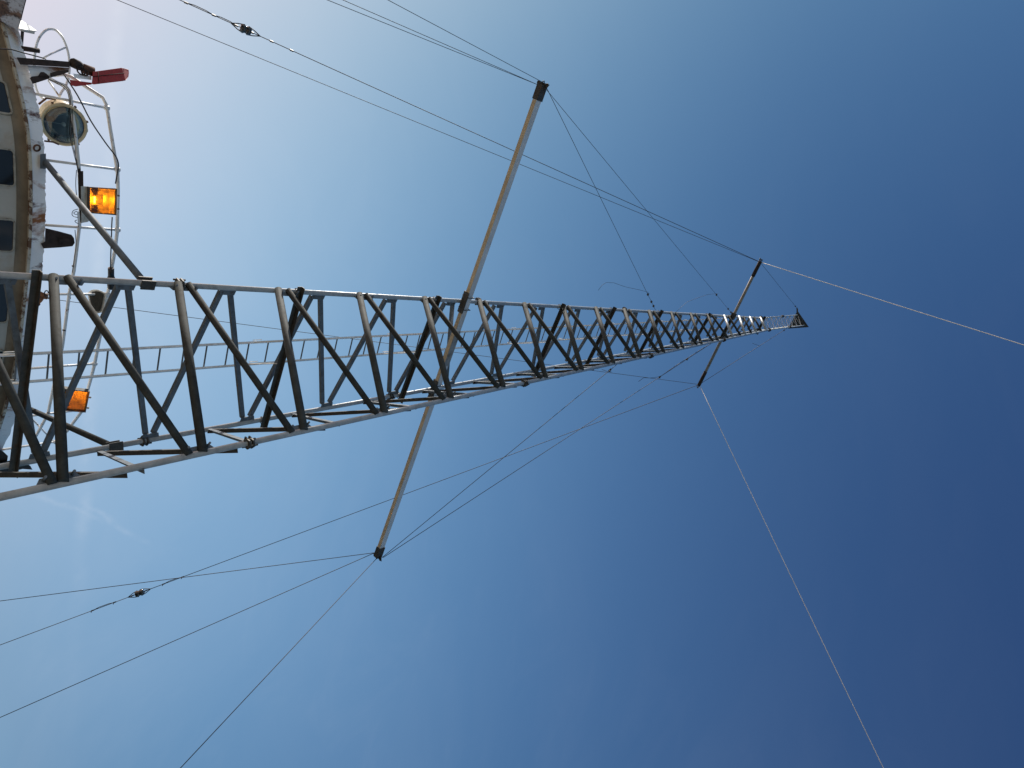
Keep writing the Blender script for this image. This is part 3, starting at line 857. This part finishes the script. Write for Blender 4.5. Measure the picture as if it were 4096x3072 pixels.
# ------------------------------------------------------------------ mast struts to the wheelhouse
for (bp, tp, lab) in (((181, 648), (562, 1118), 'round grey strut sloping from the roof edge up to the top leg of the mast'),
                      ((70, 1615), (428, 1772), 'round grey strut joining the wheelhouse roof to the far lower mast leg')):
    B = on_curve(*bp, -.03); i = 0 if bp[0] > 100 else 2; T = leg_px(i, 566 if i == 0 else 440)
    s_ = thing('mast_strut', lab, 'strut', B, 'struts between mast and wheelhouse')
    T2 = T + nrm(B - T) * .05 + V(0, 0, .03)
    MB().tube([B, T2], .036, 14).build('tube', 'galv_dark' if i else 'galv_mid', s_)
    g = MB(); ax = nrm(leg(i, 8) - leg(i, 0)); u = nrm(B - T); u = nrm(u - ax * (u @ ax)); w_ = np.cross(ax, u)
    g.bar(T - ax * .02, T + ax * .12, u, .014, .10, u * .042); g.bar(T - ax * .02, T + ax * .12, u, .014, .10, -u * .042)
    g.tube([T + u * .05 - w_ * .04, T - u * .05 - w_ * .04], .008, 6); g.tube([T + ax * .09 + u * .05 - w_ * .04, T + ax * .09 - u * .06 - w_ * .04], .008, 6)
    g.build('leg_clamp', 'joint', s_)

# ------------------------------------------------------------------ davit bracket and red housing
dv = thing('davit_bracket', 'dark rusty beam bracket with torn white plate jutting from the roof edge', 'bracket', on_curve(81, 257, -.1))
g = MB(); add_slab(g, [(66, 230), (69, 229), (282, 247), (278, 270), (81, 258)], .09, -.12); g.build('beam', 'rust_dark', dv)
g = MB(); add_slab(g, [(81, 259), (200, 266), (278, 271), (274, 288), (238, 300), (200, 312), (128, 318), (110, 262)], .02, -.08); g.build('gusset_plate', 'white', dv)
g = MB(); add_slab(g, [(200, 292), (232, 283), (272, 279), (276, 288), (240, 301), (202, 308)], .03, -.12)
add_slab(g, [(119, 313), (127, 306), (156, 303), (197, 305), (199, 313), (184, 319), (131, 336)], .06, -.12)
add_slab(g, [(152, 304), (157, 296), (163, 288), (175, 288), (186, 295), (199, 306)], .04, -.13); g.build('torn_flange', 'rust_dark', dv)
c = on_curve(299, 257, -.08); g = MB(); g.lathe(c - V(0, .05, .06), V(.12, .3, 1), [(0, .05), (.02, .062), (.10, .062), (.14, .05)], 14)
g.ring(on_curve(325, 283, -.12), V(0, 1, 0), .05, .010, 16, 6); g.ring(on_curve(340, 290, -.12), V(.3, 1, .3), .04, .009, 16, 6); g.build('knuckle', 'rust_dark', dv)
c = on_curve(340, 276, -.08); c3 = on_curve(374, 288, -.08); MB().lathe(c, c3 - c, [(-.04, .05), (-.02, .062), (np.linalg.norm(c3 - c), .060)], 16).build('drum', 'rust', dv)
rb = thing('red_housing', 'faded red box shaped housing at the tip of the rusty bracket', 'lamp housing', on_curve(372, 310, -.15))
P, t = slab([(371, 287), (486, 271), (489, 272), (503, 322), (486, 325), (376, 338), (367, 336)], .18, -.15); MB().prism(P, t).build('body', 'red', rb, bevel=.006)
P = [on_curve(x_, y_, o_) for x_, y_, o_ in ((488, 271, -.15), (514, 278, -.05), (516, 290, -.04), (514, 307, -.05), (503, 322, -.13), (488, 325, -.15))]
MB().prism(P, nrm(P[0] - CO) * .10).build('end_face', 'red', rb, bevel=.004)
g = MB()
for (a_, b_) in (((392, 287), (396, 335)), ((372, 306), (500, 292))):
    g.tube([on_curve(*a_, -.155), on_curve(*b_, -.155)], .004, 5)
g.build('seam', 'rust_dark', rb)
MB().prism(*slab([(293, 294), (366, 304), (366, 320), (298, 312)], .04, -.10)).build('mounting_plate', 'white', rb)
MB().prism(*slab([(278, 318), (300, 322), (368, 331), (366, 338), (302, 346), (284, 341)], .10, -.08)).build('base', 'red', rb)

# ------------------------------------------------------------------ bright lamp shade, post and rod at top left
sh = thing('lamp_shade', 'small white wedge shaped lamp shade glaring in the sun at the top left corner', 'lamp', on_curve(85, 120, .1))
Vv = -ray(105, 108); Hn = nrm(SUN_DIR + Vv) + .14 * Vv; Hn = nrm(Hn); pc = on_curve(100, 112, .1)
face = []
for px_ in ((79, 83), (88, 82), (112, 97), (147, 123), (110, 120), (76, 113)):
    dd = ray(*px_); face.append(CO + dd * (((pc - CO) @ Hn) / (dd @ Hn)))
MB().prism(face, -Hn * .02).build('shade', 'bright', sh)
MB().prism(*slab([(76, 113), (110, 120), (140, 124), (138, 137), (100, 129), (77, 122)], .10, .12)).build('underside', 'lampgrey', sh)
pt = thing('corner_post', 'dark square post with a stub rod below the bright lamp shade', 'post', on_curve(90, 190, .05))
MB().prism(*slab([(83, 122), (97, 124), (92, 190), (80, 188)], .05, .12)).build('post', 'rust_dark', pt)
a, b = on_curve(84, 193, .02), on_curve(156, 203, .02)
MB().tube([a, b], .030, 12).build('rod', 'rust_dark', pt)

# ------------------------------------------------------------------ searchlight
C = on_curve(256, 499, .12); dep = (RC @ (C - CO))[2]
sl = thing('searchlight', 'round cream rimmed ship searchlight with a dark glass lens on the roof', 'searchlight', V(C[0], C[1], RZ))
Cb = CO + ray(222, 456) * (np.linalg.norm(C - CO) + .24); ax = nrm(Cb - C)      # points to the back of the lamp
axf = nrm(nrm(C - CO) * .75 + ax * .25)
R_ = 82 * dep / F_PX
MB().lathe(C, axf, [(-.012, R_ * .85), (-.030, R_ * .90), (-.026, R_ * .97), (-.01, R_), (.05, R_), (.06, R_ * .93)], 48, caps=False).build('rim', 'cream', sl)
MB().lathe(C, axf, [(.05, R_ * .95), (.10, R_ * .93)], 40, caps=False).lathe(C + axf * .06, ax, [(0.0, R_ * .90), (.22, R_ * .84), (.30, R_ * .68), (.35, R_ * .35), (.36, .01)], 40, caps=False).build('drum', 'cream', sl)
MB().lathe(C, axf, [(.012, R_ * .86), (.06, R_ * .78), (.12, R_ * .62), (.16, R_ * .40), (.18, R_ * .15), (.182, .004)], 40, caps=False).build('reflector', 'mirror', sl)
MB().lathe(C, axf, [(-.012, .002), (-.010, R_ * .5), (-.004, R_ * .78), (.004, R_ * .86)], 40, caps=False).build('lens', 'clear', sl)
g = MB(); e1 = nrm(np.cross(axf, V(0, 0, 1))); e2 = np.cross(axf, e1)
g.tube([C + e2 * R_ * .85 + axf * .02, C + axf * .03], .004, 5); g.lathe(C + axf * .03, axf, [(-.03, .012), (-.02, .026), (.05, .026), (.06, .012)], 12)
g.build('bulb_holder', 'lampgrey', sl)
g = MB()
for a_ in (35, 80, 150, 205, 250, 320):
    u = math.cos(math.radians(a_)) * e1 + math.sin(math.radians(a_)) * e2
    g.lathe(C + u * R_ * 1.03 - axf * .005, axf, [(0, .014), (.07, .014)], 8)
g.build('toggle_clip', 'rust', sl)
c = on_curve(337, 520, .12); MB().lathe(c + axf * .0, axf, [(0, .045), (.05, .045)], 16).build('hinge', 'cream', sl)
MB().tube(rc([(156, 416), (186, 392), (222, 397)], .10), .013, 8).build('yoke', 'rust', sl); MB().tube(rc([(178, 564), (212, 568), (236, 578)], .10), .011, 8).build('yoke', 'rust', sl)
MB().bar(on_curve(150, 470, .25), on_curve(215, 476, .25), V(0, 0, 1), .07, .05).build('bracket', 'rust', sl)

# ------------------------------------------------------------------ flood lights
def floodlight(quad, back_off, label, lit, top_h, base_px, off=-.10):
    """quad: glass corners (bottom-left, bottom-right ... as seen) going round"""
    P = [on_curve(x_, y_, off) for x_, y_ in quad]
    # make the face planar: least tilt, real thickness away from the viewer
    c = sum(P) / 4; e_u = nrm((P[1] + P[2]) / 2 - (P[0] + P[3]) / 2); e_w = nrm((P[3] + P[2]) / 2 - (P[0] + P[1]) / 2)
    nn = nrm(np.cross(e_u, e_w)); nn = nn if nn @ (c - CO) > 0 else -nn           # away from viewer
    P = [p - nn * ((p - c) @ nn) for p in P]
    t = thing('floodlight', label, 'floodlight', c, 'amber floodlights on the roof railing')
    grow = lambda k: [c + (p - c) * k for p in P]
    outer, inner_ = grow(1.07), P; D = back_off
    g = MB(); n4 = 4
    fr = [p - nn * .012 for p in outer]; fi = [p - nn * .012 for p in inner_]; fo = [p + nn * .045 for p in outer]; fb = [p + nn * .02 for p in inner_]
    q4 = lambda A_, B_: (A_ + B_, [[k, (k + 1) % 4, 4 + (k + 1) % 4, 4 + k] for k in range(4)])
    g.add(*q4(fr, fi)); g.add(*q4(fr, fo)); g.add(*q4(fi, fb)); g.add(*q4(fo, fb)); g.build('frame', 'joint', t)
    # housing: tapers to the back
    bk = [c + nn * D + (p - c) * .55 for p in outer]
    MB().add(*q4([p + nn * .046 for p in grow(1.06)], bk)).add(bk, [[0, 1, 2, 3]]).build('housing', 'lampgrey', t)
    rb_ = [c + nn * (D - .015) + (p - c) * .45 for p in P]
    rf_ = [c + nn * .03 + (p - c) * 1.0 for p in P]
    mid = [c + nn * (D * .6) + (p - c) * .80 for p in P]
    MB().add(*q4(rf_, mid)).add(*q4(mid, rb_)).add(rb_, [[0, 1, 2, 3]]).build('reflector', 'lamp_inside', t)
    MB().add([p + nn * .005 for p in grow(1.003)], [[0, 1, 2, 3]]).build('glass', 'amber', t)
    w_ = np.linalg.norm(P[3] - P[0])
    bp_ = c + nn * D * .45 - e_u * w_ * .22
    g = MB(); g.lathe(bp_ - e_w * w_ * .30, e_w, [(-.04, .04), (w_ * .13, .034)], 12); g.lathe(bp_ + e_w * w_ * .30, -e_w, [(-.04, .042), (w_ * .13, .036)], 12); g.build('lamp_socket', 'lampgrey', t)
    g = MB(); g.lathe(bp_ - e_w * w_ * .13, e_w, [(0, .006), (.01, .011), (w_ * .26 - .01, .011), (w_ * .26, .006)], 10); g.build('lamp_tube', 'bulb' if lit else 'bulb_sunglow', t)
    for k in (.25, .75):
        p = outer[1] + (outer[2] - outer[1]) * k; MB().bar(p - nn * .02 + e_u * .004, p - nn * .02 + e_u * .03, e_w, .022, .016).build('latch', 'joint', t)
    MB().prism(*slab(base_px, .12, off + .06)).build('ballast_box', 'lampgrey', t, bevel=.005)
    return t


floodlight([(359, 751), (463, 758), (461, 857), (358, 849)], .17, 'lit amber floodlight with a grey ballast box below the upper roof rail', True, 0,
           [(323, 744), (360, 746), (356, 852), (366, 875), (351, 888), (325, 892)])
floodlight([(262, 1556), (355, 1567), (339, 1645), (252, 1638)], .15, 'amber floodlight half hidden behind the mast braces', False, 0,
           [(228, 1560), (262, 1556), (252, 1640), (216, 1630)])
fp = thing('mounting_board', 'narrow weathered board fixed to the roof rail behind the lit floodlight', 'board', on_curve(320, 780, -.02))
MB().prism(*slab([(312, 674), (323, 674), (323, 684), (333, 684), (334, 745), (329, 892), (320, 890), (313, 760)], .03, -.03)).build('board', 'rust_dark', fp)
MB().prism(*slab([(308, 846), (318, 847), (322, 908), (312, 908)], .03, -.04)).build('clamp', 'rail', fp)

# grey bulkhead floodlight facing down
c = on_curve(386, 1208, -.05); dep = (RC @ (c - CO))[2]; kx = dep / F_PX
gl = thing('bulkhead_lamp', 'small grey rounded flood lamp with dull glass below the upper roof rail', 'lamp', c)


def cam_poly(pts, base, dz=0.0):
    cd = (RC @ (base - CO))[2] + dz
    return [CO + RC.T @ V((x_ - 2048) / F_PX * cd, (y_ - 1536) / F_PX * cd, cd) for x_, y_ in pts]


def blob_px(pts, n_=4): return [tuple(p[:2]) for p in spline([V(*p, 0) for p in pts + [pts[0]]], n_)[:-1]]


oc = [(350, 1172), (366, 1160), (388, 1158), (408, 1165), (422, 1174), (421, 1192), (417, 1222), (411, 1246), (402, 1251), (385, 1252), (366, 1232), (356, 1205)]
ic = [(356, 1176), (372, 1166), (395, 1166), (414, 1177), (412, 1195), (408, 1220), (402, 1240), (392, 1246), (380, 1242), (368, 1226), (361, 1204)]
nb = ray(386, 1208)
MB().prism(cam_poly(blob_px(oc), c), nb * .05).build('casing', 'lampgrey', gl, bevel=.004)
MB().prism(cam_poly([(365, 1178), (405, 1180), (395, 1235), (372, 1225)], c, .05), nb * .12).build('back_casing', 'lampgrey', gl, bevel=.01)
MB().prism(cam_poly(blob_px(ic), c, -.012), nb * .012).build('glass', 'greyglass', gl)
MB().tube(rc([(430, 1196), (415, 1200), (405, 1205)], .02), .014, 8).build('bracket', 'rail', gl)

# black bell shaped lamp on the end of the rail
a, b = on_curve(444, 1072, -.02), on_curve(445, 1158, -.02); L_ = np.linalg.norm(b - a)
bl = thing('black_fitting', 'black rounded rubber fitting hanging beside the top mast leg', 'fitting', a)
MB().lathe(a, b - a, [(.0, .040), (L_ * .36, .040)], 20).build('cap', 'black', bl)
MB().lathe(a, b - a, [(L_ * .30, .034), (L_ * .36, .040), (L_ * .44, .048), (L_ * .56, .050), (L_ * .64, .044), (L_ * .80, .052), (L_ * .93, .046), (L_, .018)], 20).build('body', 'black', bl)


# ------------------------------------------------------------------ cables
def cable(name, label, lst, r, off, m_='black', group=None):
    o = MB().tube(spline(rc(lst, off), 4), r, 7).build(name, m_, None, rc(lst, off)[0]); return tag(o, label, 'cable', group)


cable('power_cable', 'black cable drooping from the davit bracket to the top rail at the floodlight',
      [(250, 285), (256, 298), (311, 383), (362, 481), (420, 568), (458, 618), (470, 640), (474, 665), (468, 700), (462, 735)], .009, -.04)
cable('power_cable', 'straight black cable between the lit floodlight and the black fitting', [(449, 868), (447, 900), (446, 940), (445, 970), (443, 1021), (442, 1075)], .008, -.03)
cable('power_cable', 'black cable crossing the rusted roof edge towards the davit bracket', [(-30, 192), (0, 195), (45, 198), (92, 211), (150, 226), (184, 236)], .008, -.16)
cb = thing('cable_bundle', 'bundle of thin dark cables tied along the middle roof rail', 'cable bundle', on_curve(284, 400, -.03))
for k, (lst, nm) in enumerate((([(195, 316), (240, 334), (268, 356), (281, 392), (281, 440), (279, 500), (283, 560), (292, 600), (307, 660), (312, 690)], 'cable'),
                               ([(192, 318), (236, 338), (266, 362), (277, 400), (278, 450), (284, 500), (288, 560), (296, 600), (306, 640), (312, 680)], 'cable'),
                               ([(290, 420), (291, 470), (293, 520), (298, 570), (302, 620), (311, 680)], 'cable'),
                               ([(306, 680), (303, 730), (305, 770), (310, 795)], 'cable'),
                               ([(312, 836), (293, 843), (288, 858), (296, 866), (310, 870)], 'cable'),
                               ([(308, 845), (296, 850), (298, 856), (308, 858)], 'cable'),
                               ([(308, 880), (300, 884), (304, 890), (314, 895)], 'cable'),
                               ([(300, 920), (304, 980), (296, 1040), (289, 1090)], 'cable'))):
    MB().tube(spline(rc(lst, -.03 - .004 * k), 4), .0045, 6).build(nm, 'black', cb)
g = MB()
for q in ((287, 435), (315, 668), (316, 923), (295, 1066), (277, 1193), (257, 1322)):
    p = on_curve(*q, .02); g.lathe(p - V(.016, 0, 0), V(1, .3, 0), [(0, .022), (.02, .022)], 10)
g.build('cable_tie', 'black', cb)
cable('looped_cable', 'small black looped cable end at the rusted bracket under the mast leg', [(196, 1192), (184, 1186), (178, 1174), (182, 1164), (190, 1163), (194, 1172)], .007, -.08)
